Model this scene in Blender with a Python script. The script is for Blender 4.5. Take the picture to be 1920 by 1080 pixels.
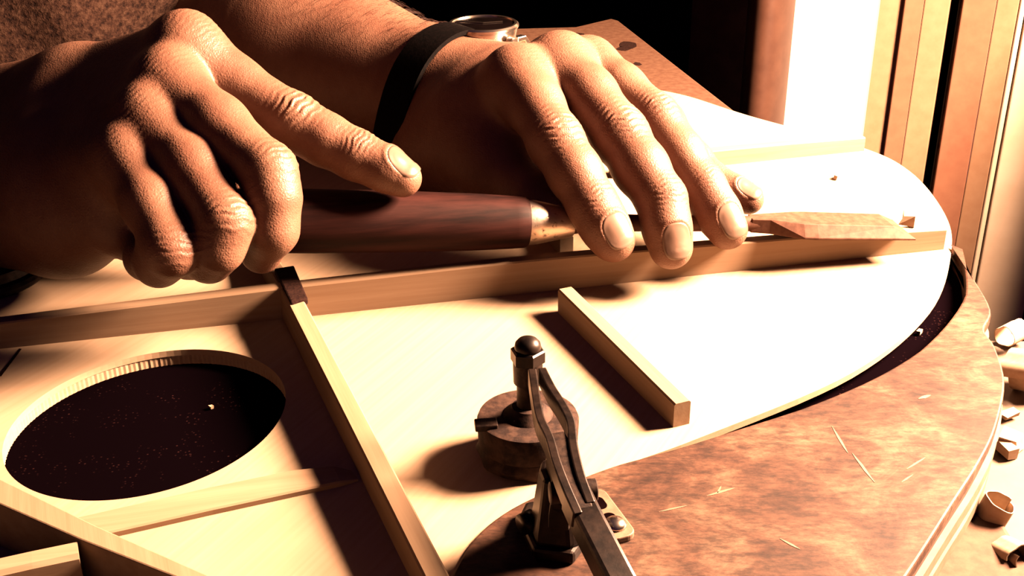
import bpy, bmesh, math, random
import numpy as np
from mathutils import Vector

random.seed(7); np.random.seed(7)
for o in list(bpy.data.objects): bpy.data.objects.remove(o)
SC = bpy.context.scene
COL = SC.collection

# ------------------------------------------------------------------ camera
F, PITCH, ROLL, DIST = 2200.0, math.radians(26), math.radians(-.5), 0.5
FW = np.array([0, math.cos(PITCH), -math.sin(PITCH)])
_rt = np.array([1., 0, 0]); _up = np.cross(_rt, FW)
RT = math.cos(ROLL)*_rt + math.sin(ROLL)*_up
UP = -math.sin(ROLL)*_rt + math.cos(ROLL)*_up
CAM = -FW*DIST
cd = bpy.data.cameras.new('camera'); cam = bpy.data.objects.new('camera', cd); COL.objects.link(cam)
from mathutils import Matrix
M = Matrix(((RT[0], UP[0], -FW[0], CAM[0]), (RT[1], UP[1], -FW[1], CAM[1]), (RT[2], UP[2], -FW[2], CAM[2]), (0, 0, 0, 1)))
cam.matrix_world = M
cd.sensor_width = 36; cd.sensor_fit = 'HORIZONTAL'; cd.lens = 36*F/1920; cd.clip_start = .01
SC.camera = cam

# ------------------------------------------------------------------ world, window light, exposure
w = bpy.data.worlds.new('room_air'); SC.world = w; w.use_nodes = True
bg = w.node_tree.nodes['Background']; bg.inputs[0].default_value = (.25, .07, .60, 1); bg.inputs[1].default_value = .09
SC.view_settings.view_transform = 'Standard'; SC.view_settings.look = 'None'
SC.view_settings.exposure = 0.0; SC.view_settings.gamma = 1.0; SC.view_settings.use_curve_mapping = False

def area(name, loc, target, sx, sy, power, col):
    d = bpy.data.lights.new(name, 'AREA'); d.shape = 'RECTANGLE'; d.size = sx; d.size_y = sy
    d.energy = power; d.color = col
    o = bpy.data.objects.new(name, d); COL.objects.link(o); o.location = loc
    o.rotation_euler = (Vector(target)-Vector(loc)).to_track_quat('-Z', 'Y').to_euler()
    return o
area('window_daylight', (.53, .065, .36), (.0, .0, 0), .20, .20, 205, (1, .59, .37))

# ------------------------------------------------------------------ helpers
def A(*v): return np.array(v, float)
def P(px, py, z=0.):                      # the point of height z seen at a pixel of the photograph
    d = FW + RT*(px-960)/F - UP*(py-540)/F
    return CAM + d*((z-CAM[2])/d[2])
def W(px, py, dep):                       # the point at a given depth
    return CAM + dep*(FW + RT*(px-960)/F - UP*(py-540)/F)
def PY(px, py, Y):
    d = FW + RT*(px-960)/F - UP*(py-540)/F
    return CAM + d*((Y-CAM[1])/d[1])
def nrm(v): v = np.asarray(v, float); return v/np.linalg.norm(v)
ORG = {}
def link(o, parent, org):
    COL.objects.link(o); ORG[o.name] = A(*org)
    if parent is not None:
        o.parent = parent; o.location = Vector(A(*org)-ORG[parent.name])
    else: o.location = Vector(org)
    return o
def tag(o, label=None, cat=None, group=None, kind=None):
    if label: o['label'] = label
    if cat: o['category'] = cat
    if group: o['group'] = group
    if kind: o['kind'] = kind
    return o
def thing(name, label, cat, loc, group=None):
    o = bpy.data.objects.new(name, None); o.empty_display_size = .01
    return tag(link(o, None, loc), label, cat, group)
def add(name, V, Fc, mat, parent=None, smooth=False, org=None, angle=None, bevel=None):
    V = np.asarray(V, float)
    if org is None: org = A((V[:, 0].min()+V[:, 0].max())/2, (V[:, 1].min()+V[:, 1].max())/2, V[:, 2].min())
    me = bpy.data.meshes.new(name); me.from_pydata([tuple(v) for v in V-org], [], [tuple(f) for f in Fc])
    me.validate(); me.update()
    bm = bmesh.new(); bm.from_mesh(me); bmesh.ops.recalc_face_normals(bm, faces=bm.faces); bm.to_mesh(me); bm.free()
    if smooth:
        me.polygons.foreach_set('use_smooth', [True]*len(me.polygons))
        if angle: me.set_sharp_from_angle(angle=math.radians(angle))
    me.materials.append(mat)
    o = bpy.data.objects.new(name, me); link(o, parent, org)
    if bevel:
        b = o.modifiers.new('bevel', 'BEVEL'); b.width = bevel; b.segments = 2; b.limit_method = 'ANGLE'; b.angle_limit = math.radians(35)
    return o
def prism(poly, z0, z1):                  # poly Nx2, cap top and bottom
    n = len(poly); V = [(p[0], p[1], z0) for p in poly]+[(p[0], p[1], z1) for p in poly]
    return V, [tuple(range(n-1, -1, -1)), tuple(range(n, 2*n))]+[(i, (i+1) % n, n+(i+1) % n, n+i) for i in range(n)]
def boxf(o, ax, ay, az):                  # box from a corner and three edge vectors
    o, ax, ay, az = map(lambda q: np.asarray(q, float), (o, ax, ay, az))
    V = [o, o+ax, o+ax+ay, o+ay, o+az, o+ax+az, o+ax+ay+az, o+ay+az]
    return V, [(3, 2, 1, 0), (4, 5, 6, 7), (0, 1, 5, 4), (1, 2, 6, 5), (2, 3, 7, 6), (3, 0, 4, 7)]
def merge(parts):
    V = []; Fc = []
    for v, f in parts:
        b = len(V); V += [tuple(x) for x in v]; Fc += [tuple(i+b for i in q) for q in f]
    return V, Fc
def frame(t, hint=(0, 0, 1)):
    t = nrm(t); s = nrm(np.cross(t, hint)); return t, s, np.cross(s, t)
def lathe(o, axis, prof, n=40, hint=(0, 0, 1), squash=1., wob=None):   # prof: (distance along axis, radius)
    t, s, u = frame(axis, hint); V = []; Fc = []
    for k, (h, r) in enumerate(prof):
        for i in range(n):
            a = 2*math.pi*i/n; rr = r*(wob(a, h) if wob else 1)
            V.append(np.asarray(o)+t*h+s*math.cos(a)*rr+u*math.sin(a)*rr*squash)
    for k in range(len(prof)-1):
        for i in range(n): Fc.append((k*n+i, k*n+(i+1) % n, (k+1)*n+(i+1) % n, (k+1)*n+i))
    Fc += [tuple(range(n-1, -1, -1)), tuple(range((len(prof)-1)*n, len(prof)*n))]
    return V, Fc
def sweep(pts, sect, hint=(0, 0, 1), scale=None):          # sect Nx2 (side, up)
    pts = [np.asarray(p, float) for p in pts]; V = []; Fc = []; n = len(sect)
    for i, p in enumerate(pts):
        t = nrm(pts[min(i+1, len(pts)-1)]-pts[max(i-1, 0)]); _, s, u = frame(t, hint)
        k = 1 if scale is None else scale[i]
        V += [p+s*q[0]*k+u*q[1]*k for q in sect]
    for i in range(len(pts)-1):
        for j in range(n): Fc.append((i*n+j, i*n+(j+1) % n, (i+1)*n+(j+1) % n, (i+1)*n+j))
    Fc += [tuple(range(n-1, -1, -1)), tuple(range((len(pts)-1)*n, len(pts)*n))]
    return V, Fc
def rect(w_, h_): return [(-w_/2, -h_/2), (w_/2, -h_/2), (w_/2, h_/2), (-w_/2, h_/2)]
def circ(r, n=16): return [(r*math.cos(2*math.pi*i/n), r*math.sin(2*math.pi*i/n)) for i in range(n)]
def spline(pts, m=10):
    pts = [np.asarray(p, float) for p in pts]; out = []
    q = [2*pts[0]-pts[1]]+pts+[2*pts[-1]-pts[-2]]
    for i in range(1, len(q)-2):
        for j in range(m):
            t = j/m; a, b, c, d = q[i-1:i+3]
            out.append(.5*((2*b)+(c-a)*t+(2*a-5*b+4*c-d)*t*t+(3*b-a-3*c+d)*t**3))
    out.append(pts[-1]); return out

# ------------------------------------------------------------------ materials
def mat(name, rough=.6, metal=0., spec=.5):
    m = bpy.data.materials.new(name); m.use_nodes = True
    b = m.node_tree.nodes['Principled BSDF']; b.inputs['Roughness'].default_value = rough
    b.inputs['Metallic'].default_value = metal; b.inputs['Specular IOR Level'].default_value = spec*.38
    return m, m.node_tree, b
def N(nt, t, **kw):
    n = nt.nodes.new(t)
    for k, v in kw.items():
        if k in n.inputs.keys(): n.inputs[k].default_value = v
        else: setattr(n, k, v)
    return n
ALB = .115                                   # the picture's deep contrast: all finishes are darkened alike
def ramp(nt, stops, k=1.):
    r = nt.nodes.new('ShaderNodeValToRGB'); e = r.color_ramp.elements
    while len(e) < len(stops): e.new(.5)
    for x, (p, c) in zip(e, stops): x.position = p; x.color = (*(q*k for q in c), 1)
    return r
def coords(nt, rot=0, scale=(1, 1, 1)):
    tc = N(nt, 'ShaderNodeTexCoord'); mp = N(nt, 'ShaderNodeMapping')
    mp.inputs['Rotation'].default_value = (0, 0, rot); mp.inputs['Scale'].default_value = scale
    nt.links.new(tc.outputs['Object'], mp.inputs[0]); return mp
def bump(nt, b, src, strength=.2, dist=.001):
    n = N(nt, 'ShaderNodeBump', Strength=strength, Distance=dist)
    nt.links.new(src, n.inputs['Height']); nt.links.new(n.outputs[0], b.inputs['Normal']); return n
def wood(name, c0, c1, rot=0, along=25, across=420, rough=.55, detail=4, bs=.15, spec=.35, k=1.):
    """grain runs along local x turned by rot"""
    m, nt, b = mat(name, rough, 0, spec)
    mp = N(nt, 'ShaderNodeMapping'); tc = N(nt, 'ShaderNodeTexCoord'); mr = N(nt, 'ShaderNodeMapping')
    mr.inputs['Rotation'].default_value = (0, 0, -rot); mp.inputs['Scale'].default_value = (along, across, across)
    nt.links.new(tc.outputs['Object'], mr.inputs[0]); nt.links.new(mr.outputs[0], mp.inputs[0])
    n = N(nt, 'ShaderNodeTexNoise', Scale=1., Detail=float(detail), Roughness=.6)
    nt.links.new(mp.outputs[0], n.inputs[0])
    r = ramp(nt, [(.3, c0), (.7, c1)], ALB*k); nt.links.new(n.outputs[0], r.inputs[0]); nt.links.new(r.outputs[0], b.inputs['Base Color'])
    bump(nt, b, n.outputs[0], bs, .0005); return m
def speck(name, c0, c1, scale=300, rough=.7, lo=.4, hi=.6, bs=.2, metal=0, detail=5, spec=.5, k=1.):
    m, nt, b = mat(name, rough, metal, spec); mp = coords(nt)
    n = N(nt, 'ShaderNodeTexNoise', Scale=float(scale), Detail=float(detail), Roughness=.6); nt.links.new(mp.outputs[0], n.inputs[0])
    r = ramp(nt, [(lo, c0), (hi, c1)], ALB*k if metal < .5 else k); nt.links.new(n.outputs[0], r.inputs[0]); nt.links.new(r.outputs[0], b.inputs['Base Color'])
    if bs: bump(nt, b, n.outputs[0], bs, .0006)
    return m

ROT_A = math.atan2(8.6, 39.5); ROT_C = math.radians(62)
M_PLATE = wood('pale_spruce_top', (.74, .52, .34), (.82, .60, .41), ROT_C, 6, 500, .6, 3, .06, .2, 2.0)
M_BRACE = wood('pale_spruce_brace_long', (.62, .40, .25), (.76, .53, .35), ROT_A, 12, 330, .65, 4, .12, .2, 1.7)
M_BRACEB = wood('pale_spruce_brace_cross', (.60, .39, .24), (.74, .52, .34), math.radians(-69), 12, 330, .65, 4, .12, .2, 1.5)
M_CAP = speck('dark_brown_cloth', (.035, .012, .010), (.075, .030, .022), 900, .9, bs=.4, spec=.1, k=1.)
M_MAT = None
M_HANDLE = wood('dark_rosewood_handle', (.035, .007, .008), (.36, .105, .085), math.radians(12), 18, 190, .6, 6, .3, .12, .36)
M_STEEL = speck('worn_brown_steel', (.34, .15, .10), (.55, .27, .18), 260, .6, .35, .65, .1, .1, spec=.12, k=.8)
M_FERRULE = speck('pitted_bright_ferrule', (.05, .03, .025), (.85, .68, .55), 330, .38, .30, .42, .25, 1., k=.55)
M_BLACKMETAL = speck('blackened_clamp_steel', (.020, .011, .009), (.075, .045, .034), 180, .38, bs=.15, metal=.55, k=.13)
M_DARKIRON = speck('dull_dark_iron', (.035, .018, .015), (.13, .075, .055), 320, .5, bs=.25, metal=.4, k=1.1, spec=.35)
M_RUBBER = speck('old_brown_rubber', (.05, .022, .017), (.19, .10, .07), 240, .75, bs=.4, k=.9, spec=.2)
M_BENCH = speck('worn_bench_board', (.30, .14, .085), (.42, .22, .135), 200, .7, .35, .65, .15, spec=.2)
M_SILL = speck('pale_sill_boards', (.55, .34, .21), (.70, .47, .31), 60, .6, .3, .7, .1, k=.75)
M_WHITE = speck('cream_wall_paint', (.72, .55, .40), (.80, .63, .48), 30, .6, .3, .7, .04, k=5.)
M_TRIM = speck('varnished_trim_shaded', (.50, .22, .135), (.58, .27, .165), 90, .45, .3, .7, .06, k=2.0)  # brown for casing faces turned from the window: shade put into the colour
M_TRIM2 = speck('varnished_trim_lit', (.60, .34, .20), (.68, .41, .25), 90, .45, .3, .7, .06, k=2.4)  # tan for the lit faces of the same casing: light put into the colour
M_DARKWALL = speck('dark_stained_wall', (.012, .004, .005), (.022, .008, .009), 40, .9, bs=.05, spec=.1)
M_POST = speck('brown_post_paint', (.26, .11, .07), (.36, .16, .10), 60, .5, .3, .7, .1)
M_GAP = speck('gap_shade_black', (.008, .003, .004), (.012, .005, .006), 60, .95, bs=0, spec=0)  # near-black stands in for the shade inside gaps and slots
M_SHAV = wood('pale_wood_shaving', (.66, .44, .28), (.82, .60, .42), 0, 30, 300, .6, 3, .1, .2, 2.6)
M_BLACKLEATHER = speck('black_watch_leather', (.006, .004, .004), (.014, .008, .008), 500, .7, bs=.3, spec=.05, k=.6)
M_CHROME = speck('polished_watch_steel', (.62, .50, .42), (.80, .68, .58), 60, .22, bs=0, metal=1., k=.5)

def mat_pane():
    m, nt, b = mat('glowing_frosted_pane', .3, 0, .5); b.inputs['Base Color'].default_value = (.6, .45, .3, 1)
    b.inputs['Emission Color'].default_value = (1, .82, .58, 1); b.inputs['Emission Strength'].default_value = 1.5; return m  # white panel built as a pane that glows by its own emission
M_PANE = mat_pane()
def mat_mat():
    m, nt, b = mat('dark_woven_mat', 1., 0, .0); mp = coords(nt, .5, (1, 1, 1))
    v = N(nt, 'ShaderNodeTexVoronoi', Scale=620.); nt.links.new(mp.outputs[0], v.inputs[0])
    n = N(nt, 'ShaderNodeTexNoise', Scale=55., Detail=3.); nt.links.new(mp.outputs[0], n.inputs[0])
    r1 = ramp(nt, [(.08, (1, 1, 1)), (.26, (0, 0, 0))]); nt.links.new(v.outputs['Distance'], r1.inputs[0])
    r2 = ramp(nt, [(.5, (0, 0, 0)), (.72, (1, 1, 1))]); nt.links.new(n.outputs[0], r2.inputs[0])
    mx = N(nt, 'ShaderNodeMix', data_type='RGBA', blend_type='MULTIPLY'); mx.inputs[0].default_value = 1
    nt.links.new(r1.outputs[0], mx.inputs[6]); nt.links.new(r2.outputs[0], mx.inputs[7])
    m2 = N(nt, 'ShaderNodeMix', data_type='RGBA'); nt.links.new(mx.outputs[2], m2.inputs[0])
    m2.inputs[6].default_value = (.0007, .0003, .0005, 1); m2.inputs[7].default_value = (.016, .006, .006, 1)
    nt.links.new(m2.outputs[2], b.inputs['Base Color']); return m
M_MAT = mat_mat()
def mat_form():
    m, nt, b = mat('scratched_brown_plywood', .6, 0, .25); mp = coords(nt, .5, (1, 1, 1))
    n1 = N(nt, 'ShaderNodeTexNoise', Scale=34., Detail=6., Roughness=.7); n1.inputs['Distortion'].default_value = .6
    n2 = N(nt, 'ShaderNodeTexNoise', Scale=1., Detail=6., Roughness=.75)
    ms = coords(nt, 1.0, (150, 420, 300))
    nt.links.new(mp.outputs[0], n1.inputs[0]); nt.links.new(ms.outputs[0], n2.inputs[0])
    r1 = ramp(nt, [(.36, (.20, .075, .042)), (.5, (.42, .19, .11)), (.64, (.72, .42, .26))], ALB*.52); nt.links.new(n1.outputs[0], r1.inputs[0])
    r2 = ramp(nt, [(.38, (.35, .32, .30)), (.62, (1.35, 1.35, 1.35))]); nt.links.new(n2.outputs[0], r2.inputs[0])
    mx = N(nt, 'ShaderNodeMix', data_type='RGBA', blend_type='MULTIPLY'); mx.inputs[0].default_value = .9
    nt.links.new(r1.outputs[0], mx.inputs[6]); nt.links.new(r2.outputs[0], mx.inputs[7])
    v = N(nt, 'ShaderNodeTexVoronoi', Scale=17.); nt.links.new(mp.outputs[0], v.inputs[0])     # pale scuffs
    r3 = ramp(nt, [(.03, (1, 1, 1)), (.09, (0, 0, 0))]); nt.links.new(v.outputs['Distance'], r3.inputs[0])
    m2 = N(nt, 'ShaderNodeMix', data_type='RGBA'); nt.links.new(r3.outputs[0], m2.inputs[0])
    nt.links.new(mx.outputs[2], m2.inputs[6]); m2.inputs[7].default_value = (.33*ALB, .21*ALB, .135*ALB, 1)
    nt.links.new(m2.outputs[2], b.inputs['Base Color']); bump(nt, b, n2.outputs[0], .12, .0004); return m
M_FORM = mat_form()
def mat_skin():
    m, nt, b = mat('tanned_skin', .48, 0, .42); mp = coords(nt)
    n1 = N(nt, 'ShaderNodeTexNoise', Scale=55., Detail=5., Roughness=.65); nt.links.new(mp.outputs[0], n1.inputs[0])
    r = ramp(nt, [(.3, (.50, .21, .135)), (.52, (.62, .295, .19)), (.72, (.72, .375, .245))], ALB); nt.links.new(n1.outputs[0], r.inputs[0])
    nt.links.new(r.outputs[0], b.inputs['Base Color'])
    v = N(nt, 'ShaderNodeTexVoronoi', Scale=900., feature='DISTANCE_TO_EDGE'); nt.links.new(mp.outputs[0], v.inputs[0])
    n2 = N(nt, 'ShaderNodeTexNoise', Scale=420., Detail=3.); nt.links.new(mp.outputs[0], n2.inputs[0])
    ad = N(nt, 'ShaderNodeMath', operation='ADD'); nt.links.new(v.outputs['Distance'], ad.inputs[0]); nt.links.new(n2.outputs[0], ad.inputs[1])
    bump(nt, b, ad.outputs[0], .38, .0005)
    b.inputs['Subsurface Weight'].default_value = .06; b.inputs['Subsurface Radius'].default_value = (.004, .0015, .001)
    b.inputs['Subsurface Scale'].default_value = 1.
    return m
M_SKIN = mat_skin()
M_NAIL = speck('fingernail', (.66, .40, .29), (.74, .48, .36), 90, .28, .3, .7, .03, spec=.6, k=.85)
def mat_knit():
    m, nt, b = mat('brown_wool_cloth', .95, 0, .1); mp = coords(nt)
    n = N(nt, 'ShaderNodeTexNoise', Scale=330., Detail=4., Roughness=.7); nt.links.new(mp.outputs[0], n.inputs[0])
    r = ramp(nt, [(.36, (.07, .028, .022)), (.5, (.26, .12, .08)), (.66, (.50, .27, .18))], ALB*.3); nt.links.new(n.outputs[0], r.inputs[0])
    nt.links.new(r.outputs[0], b.inputs['Base Color']); bump(nt, b, n.outputs[0], .7, .002); return m
M_KNIT = mat_knit()

# ------------------------------------------------------------------ the setting
ZB = -.026                                   # bench top
ZF = .0015                                   # top of the mould
Z1 = .75                                     # how far the walls go up
def wall_strip(name, a, b, m, depth=.03, z0=-.4, z1=Z1, parent=None, structure=True, kind_thick=None, bevel=None):
    """a vertical board whose face runs from plan point a to plan point b (a left, b right as seen), thickness away from the viewer"""
    a = A(*a[:2]); b = A(*b[:2]); d = nrm(b-a); n = A(-d[1], d[0])
    V, Fc = prism([a, b, b+n*depth, a+n*depth], z0, z1)
    o = add(name, V, Fc, m, parent, bevel=bevel)
    if structure and parent is None: tag(o, kind='structure')
    return o
def col(px, w_, y=110): return W(px, y, w_*1.36)[:2]
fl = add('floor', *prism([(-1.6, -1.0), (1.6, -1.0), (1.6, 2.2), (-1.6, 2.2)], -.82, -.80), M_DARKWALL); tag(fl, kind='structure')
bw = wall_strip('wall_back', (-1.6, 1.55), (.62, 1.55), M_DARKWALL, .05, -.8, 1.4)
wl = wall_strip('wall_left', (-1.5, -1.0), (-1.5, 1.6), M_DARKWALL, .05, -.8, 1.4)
M_PANEL = speck('maroon_panel_paint', (.10, .03, .03), (.14, .045, .04), 40, .8, bs=.05, spec=.1, k=2.)
dp = wall_strip('trim_1', col(1292, .98), col(1400, .95), M_PANEL, .04)
# round-edged post
c0 = col(1384, .80); c1 = col(1472, .79)
d = c1-c0; n = A(-d[1], d[0])/np.linalg.norm(d); pts = []
for i in range(17):
    a = math.pi*i/16
    pts.append(c0+d*(.5-.5*math.cos(a))+n*.045*(1-math.sin(a)))
pts += [c1+n*.07, c0+n*.07]
po = add('trim_2', *prism(pts, -.4, Z1), M_POST, smooth=True, angle=50); tag(po, kind='structure')
w2 = thing('window_2', None, None, (*col(1560, .80), -.3)); tag(w2, kind='structure')
wall_strip('pane', col(1473, .83), col(1640, .775), M_PANE, .006, parent=w2)
wall_strip('reveal', col(1637, .775), col(1684, .77), M_TRIM2, .03, parent=w2)  # tan strip stands in for the brightness fading beside the pane
wall_strip('trim_3', col(1682, .766), col(1718, .764), M_TRIM, .03, bevel=.001)
wall_strip('trim_4', col(1718, .764), col(1766, .758), M_TRIM2, .03, bevel=.001)
wall_strip('trim_5', col(1740, .82), col(1830, .815), M_GAP, .02)  # black sheet behind the boards, painted as the shade of the gap
wall_strip('trim_6', col(1789, .750), col(1851, .744), M_TRIM, .06, bevel=.001)
wall_strip('trim_7', col(1851, .744), col(1893, .737), M_TRIM2, .05, bevel=.001)
wall_strip('trim_8', col(1896, .735), col(1906, .735), M_WHITE, .04, bevel=.0015)
wall_strip('trim_9', col(1909, .733), col(2080, .720), M_WHITE, .03, bevel=.0015)
# the wall at the right with the window the daylight comes through (beyond the edge of the picture)
yA, yB, zA, zB, xw = -.12, .44, .06, .60, .475
add_ = [boxf((xw, -.7, -.8), (.03, 0, 0), (0, yA+.7, 0), (0, 0, 2.0)), boxf((xw, yB, -.8), (.03, 0, 0), (0, .62-yB, 0), (0, 0, 2.0)),
        boxf((xw, yA, -.8), (.03, 0, 0), (0, yB-yA, 0), (0, 0, zA+.8)), boxf((xw, yA, zB), (.03, 0, 0), (0, yB-yA, 0), (0, 0, 1.2-zB))]
tag(add('wall_right', *merge(add_), M_DARKWALL), kind='structure')
win = thing('window_1', None, None, (xw, (yA+yB)/2, zA)); tag(win, kind='structure')
for o_, sz in (((xw-.006, yA-.02, zA-.02), (.012, .02, zB-zA+.04)), ((xw-.006, yB, zA-.02), (.012, .02, zB-zA+.04)), ((xw-.006, yA, zA-.02), (.012, yB-yA, .02)), ((xw-.006, yA, zB), (.012, yB-yA, .02))):
    add('window_frame', *boxf(o_, (sz[0], 0, 0), (0, sz[1], 0), (0, 0, sz[2])), M_TRIM, win, bevel=.001)

bench = thing('workbench', 'worn brown bench board under the guitar top, its dented corner behind the hand', 'workbench', (-.1, .1, -.066))
e0 = P(1150, 34, ZB); e1 = P(1392, 218, ZB); e2 = P(1078, 50, ZB)
ed = nrm(e1-e0)
poly = [e0[:2]+A(-.002, .0), e0[:2]+A(.004, -.008), (e0+ed*.3)[:2], A(.165, .12), A(.165, -.42), A(-.7, -.42), A(-.7, e2[1]-.06), e2[:2]]
add('bench_board', *prism(poly, ZB-.04, ZB), M_BENCH, bench, bevel=.002)
# dents on the bench corner
for (px, py, s) in ((1176, 84, .010), (1168, 92, .006), (1085, 66, .006), (1180, 128, .005), (1195, 120, .004)):
    q = P(px, py, ZB)
    ring = [(q[0]+s*(.6+.5*random.random())*math.cos(a), q[1]+1.3*s*(.6+.5*random.random())*math.sin(a)) for a in np.linspace(0, 6.28, 11)[:-1]]
    add('dent_stain', *prism(ring, ZB-.0005, ZB+.0003), M_CAP, bench)
sill = add('window_sill', *prism([(.166, -.42), (.166, .01), (.42, -.002), (.42, -.42)], ZB-.05, ZB-.006), M_SILL)
tag(sill, kind='structure')

# ------------------------------------------------------------------ guitar soundboard
XC = A(-.095, -.02); CL = A(math.cos(ROT_C), math.sin(ROT_C)); CN = A(math.sin(ROT_C), -math.cos(ROT_C))
def cl(al, pe): return XC + CL*al/100 + CN*pe/100
half = [(36.9, 0), (36.6, 1.5), (36.0, 4.5), (33.8, 9.2), (31.1, 16.4), (28.3, 19.7), (23.2, 22.3), (18.6, 23.4), (12.3, 23.6), (5.6, 22), (-1.2, 18.4), (-4.7, 16.2), (-8, 14.6), (-10.9, 14.6), (-15, 16.0), (-22, 18), (-29, 15.5), (-33, 9), (-34.5, 0)]
HS = [A(*p) for p in spline([A(*h) for h in half], 8)]
right = [cl(*p) for p in HS]; left = [cl(p[0], -p[1]) for p in HS[-2:0:-1]]
OUT = right+left
# the sound hole (slightly oval in plan, from the photograph)
Lc = np.linalg.cholesky([[70756, -13832], [-13832, 20164]])
HN = 120
hole = []
for i in range(HN):
    a = 2*math.pi*i/HN; q = Lc@A(math.cos(a), math.sin(a)); hole.append(P(270+q[0], 797+q[1], 0)[:2])
hole = np.array(hole); HC = hole.mean(0)
sb = thing('guitar_soundboard', 'pale unfinished guitar top with glued braces and a round sound hole', 'guitar top', (*XC, -.0025))
def plate_with_hole(outer, hole_, z0, z1):
    # bridge the ring between hole and outline with a filled bmesh
    bm = bmesh.new()
    vo = [bm.verts.new((p[0], p[1], z1)) for p in outer]; vh = [bm.verts.new((p[0], p[1], z1)) for p in hole_]
    eo = [bm.edges.new((vo[i], vo[(i+1) % len(vo)])) for i in range(len(vo))]
    eh = [bm.edges.new((vh[i], vh[(i+1) % len(vh)])) for i in range(len(vh))]
    bmesh.ops.triangle_fill(bm, edges=eo+eh, use_beauty=True)
    for f in list(bm.faces):
        c = f.calc_center_median()
        if np.linalg.norm(A(c.x, c.y)-HC) < .0 : bm.faces.remove(f)
    bmesh.ops.recalc_face_normals(bm, faces=bm.faces)
    if bm.faces and sum(f.normal.z for f in bm.faces) < 0: bmesh.ops.reverse_faces(bm, faces=bm.faces)
    r = bmesh.ops.extrude_face_region(bm, geom=list(bm.faces))
    for v in [g for g in r['geom'] if isinstance(g, bmesh.types.BMVert)]: v.co.z = z0
    bm.verts.index_update()
    V = [tuple(v.co) for v in bm.verts]; Fc = [tuple(v.index for v in f.verts) for f in bm.faces]; bm.free()
    return V, Fc
add('top_plate', *plate_with_hole(OUT, hole, -.0025, 0), M_PLATE, sb)
# sawn rim of the hole: fine vertical ridges
rv = []; rf = []; RN = 360
hs = np.array([hole[int(i*HN/RN) % HN]*(1-(i*HN/RN) % 1)+hole[(int(i*HN/RN)+1) % HN]*((i*HN/RN) % 1) for i in range(RN)])
for i, p in enumerate(hs):
    d = nrm(p-HC); k = .0004+(.00009 if i % 2 else -.00009)+.00005*math.sin(i*1.7)
    q = p+d*k; o_ = p+d*.003
    rv += [(q[0], q[1], -.0002), (q[0], q[1], -.0065), (o_[0], o_[1], -.0065), (o_[0], o_[1], -.0002)]
for i in range(RN):
    a, b = 4*i, 4*((i+1) % RN)
    for k in range(4): rf.append((a+k, a+(k+1) % 4, b+(k+1) % 4, b+k))
add('hole_rim', rv, rf, M_PLATE, sb)

def brace(base, widths, heights, m, name='brace', label=None, side=1, chamfer=.0006, parent=sb, z0=0.):
    """base: plan points of the near lower edge; the brace body lies to the given side of that line"""
    base = [A(*b[:2]) for b in base]; V = []; Fc = []
    for i, p in enumerate(base):
        t = nrm(base[min(i+1, len(base)-1)]-base[max(i-1, 0)]); n = A(-t[1], t[0])*side
        w_ = widths[i] if hasattr(widths, '__len__') else widths
        h = heights[i] if hasattr(heights, '__len__') else heights; c = min(chamfer, h*.3)
        for (u, z) in ((0, 0), (0, h-c), (c, h), (w_-c, h), (w_, h-c), (w_, 0)): V.append((*(p+n*u), z0+z))
    for i in range(len(base)-1):
        for k in range(6): Fc.append((6*i+k, 6*i+(k+1) % 6, 6*i+6+(k+1) % 6, 6*i+6+k))
    Fc += [tuple(range(6)), tuple(range(6*len(base)-1, 6*len(base)-7, -1))]
    o = add(name, V, Fc, m, parent)
    if label: o['label'] = label
    return o
la = lambda s: A(-.199, -.050)+(A(.196, .036)-A(-.199, -.050))*s
ss = np.linspace(-.12, 1., 19)
hA = np.interp(ss, [-.12, 0, .26, .53, .82, 1], [.0105, .0110, .0138, .0152, .0130, .0100])
brace([la(s) for s in ss], .0062, hA, M_BRACE, label='long brace running across the top under the chisel blade')
b0 = P(545, 628)[:2]; b1 = P(767, 1080)[:2]; bd = nrm(b1-b0)
xB = b0-bd*.004
sB = np.linspace(-.16, .24, 11)
brace([xB+bd*s for s in sB], .0066, [float(np.interp(s, [-.16, -.08, 0, .1, .24], [.006, .009, .0142, .0132, .010])) for s in sB], M_BRACEB, side=1, label='cross brace running toward the viewer')
cq = [P(514, 503, .0152), P(551, 497, .0152), P(577, 558, .0152), P(546, 568, .0152)]
o = add('joint_cap', *merge([(lambda t: ([*(q-A(0, 0, .003) for q in t), *(q for q in t)], [(3, 2, 1, 0), (4, 5, 6, 7), (0, 1, 5, 4), (1, 2, 6, 5), (2, 3, 7, 6), (3, 0, 4, 7)]))(cq)]), M_CAP, sb, bevel=.0006)
o['label'] = 'dark cloth patch over the crossing of two braces'
M_BRACEC = wood('pale_spruce_brace_side', (.60, .39, .24), (.74, .52, .34), math.radians(-67), 14, 330, .65, 4, .12, .2, 1.5)
brace([P(1046, 586)[:2]+(P(1262, 802)[:2]-P(1046, 586)[:2])*s for s in np.linspace(0, 1, 7)], .0064, [.0106, .0104, .0102, .01, .0098, .0096, .0094], M_BRACEC, side=1, label='short side brace standing alone between long brace and plate edge')
brace([P(1150, 335)[:2], P(1330, 313)[:2], P(1480, 297)[:2], P(1620, 283)[:2]], .0065, [.009, .0088, .0085, .0078], M_BRACE, label='tone brace near the window side')
brace([P(1050, 478)[:2], P(1014, 440)[:2]], .0064, [.0085, .0085], M_BRACEC, side=-1, label='short brace end behind the chisel')
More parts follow.
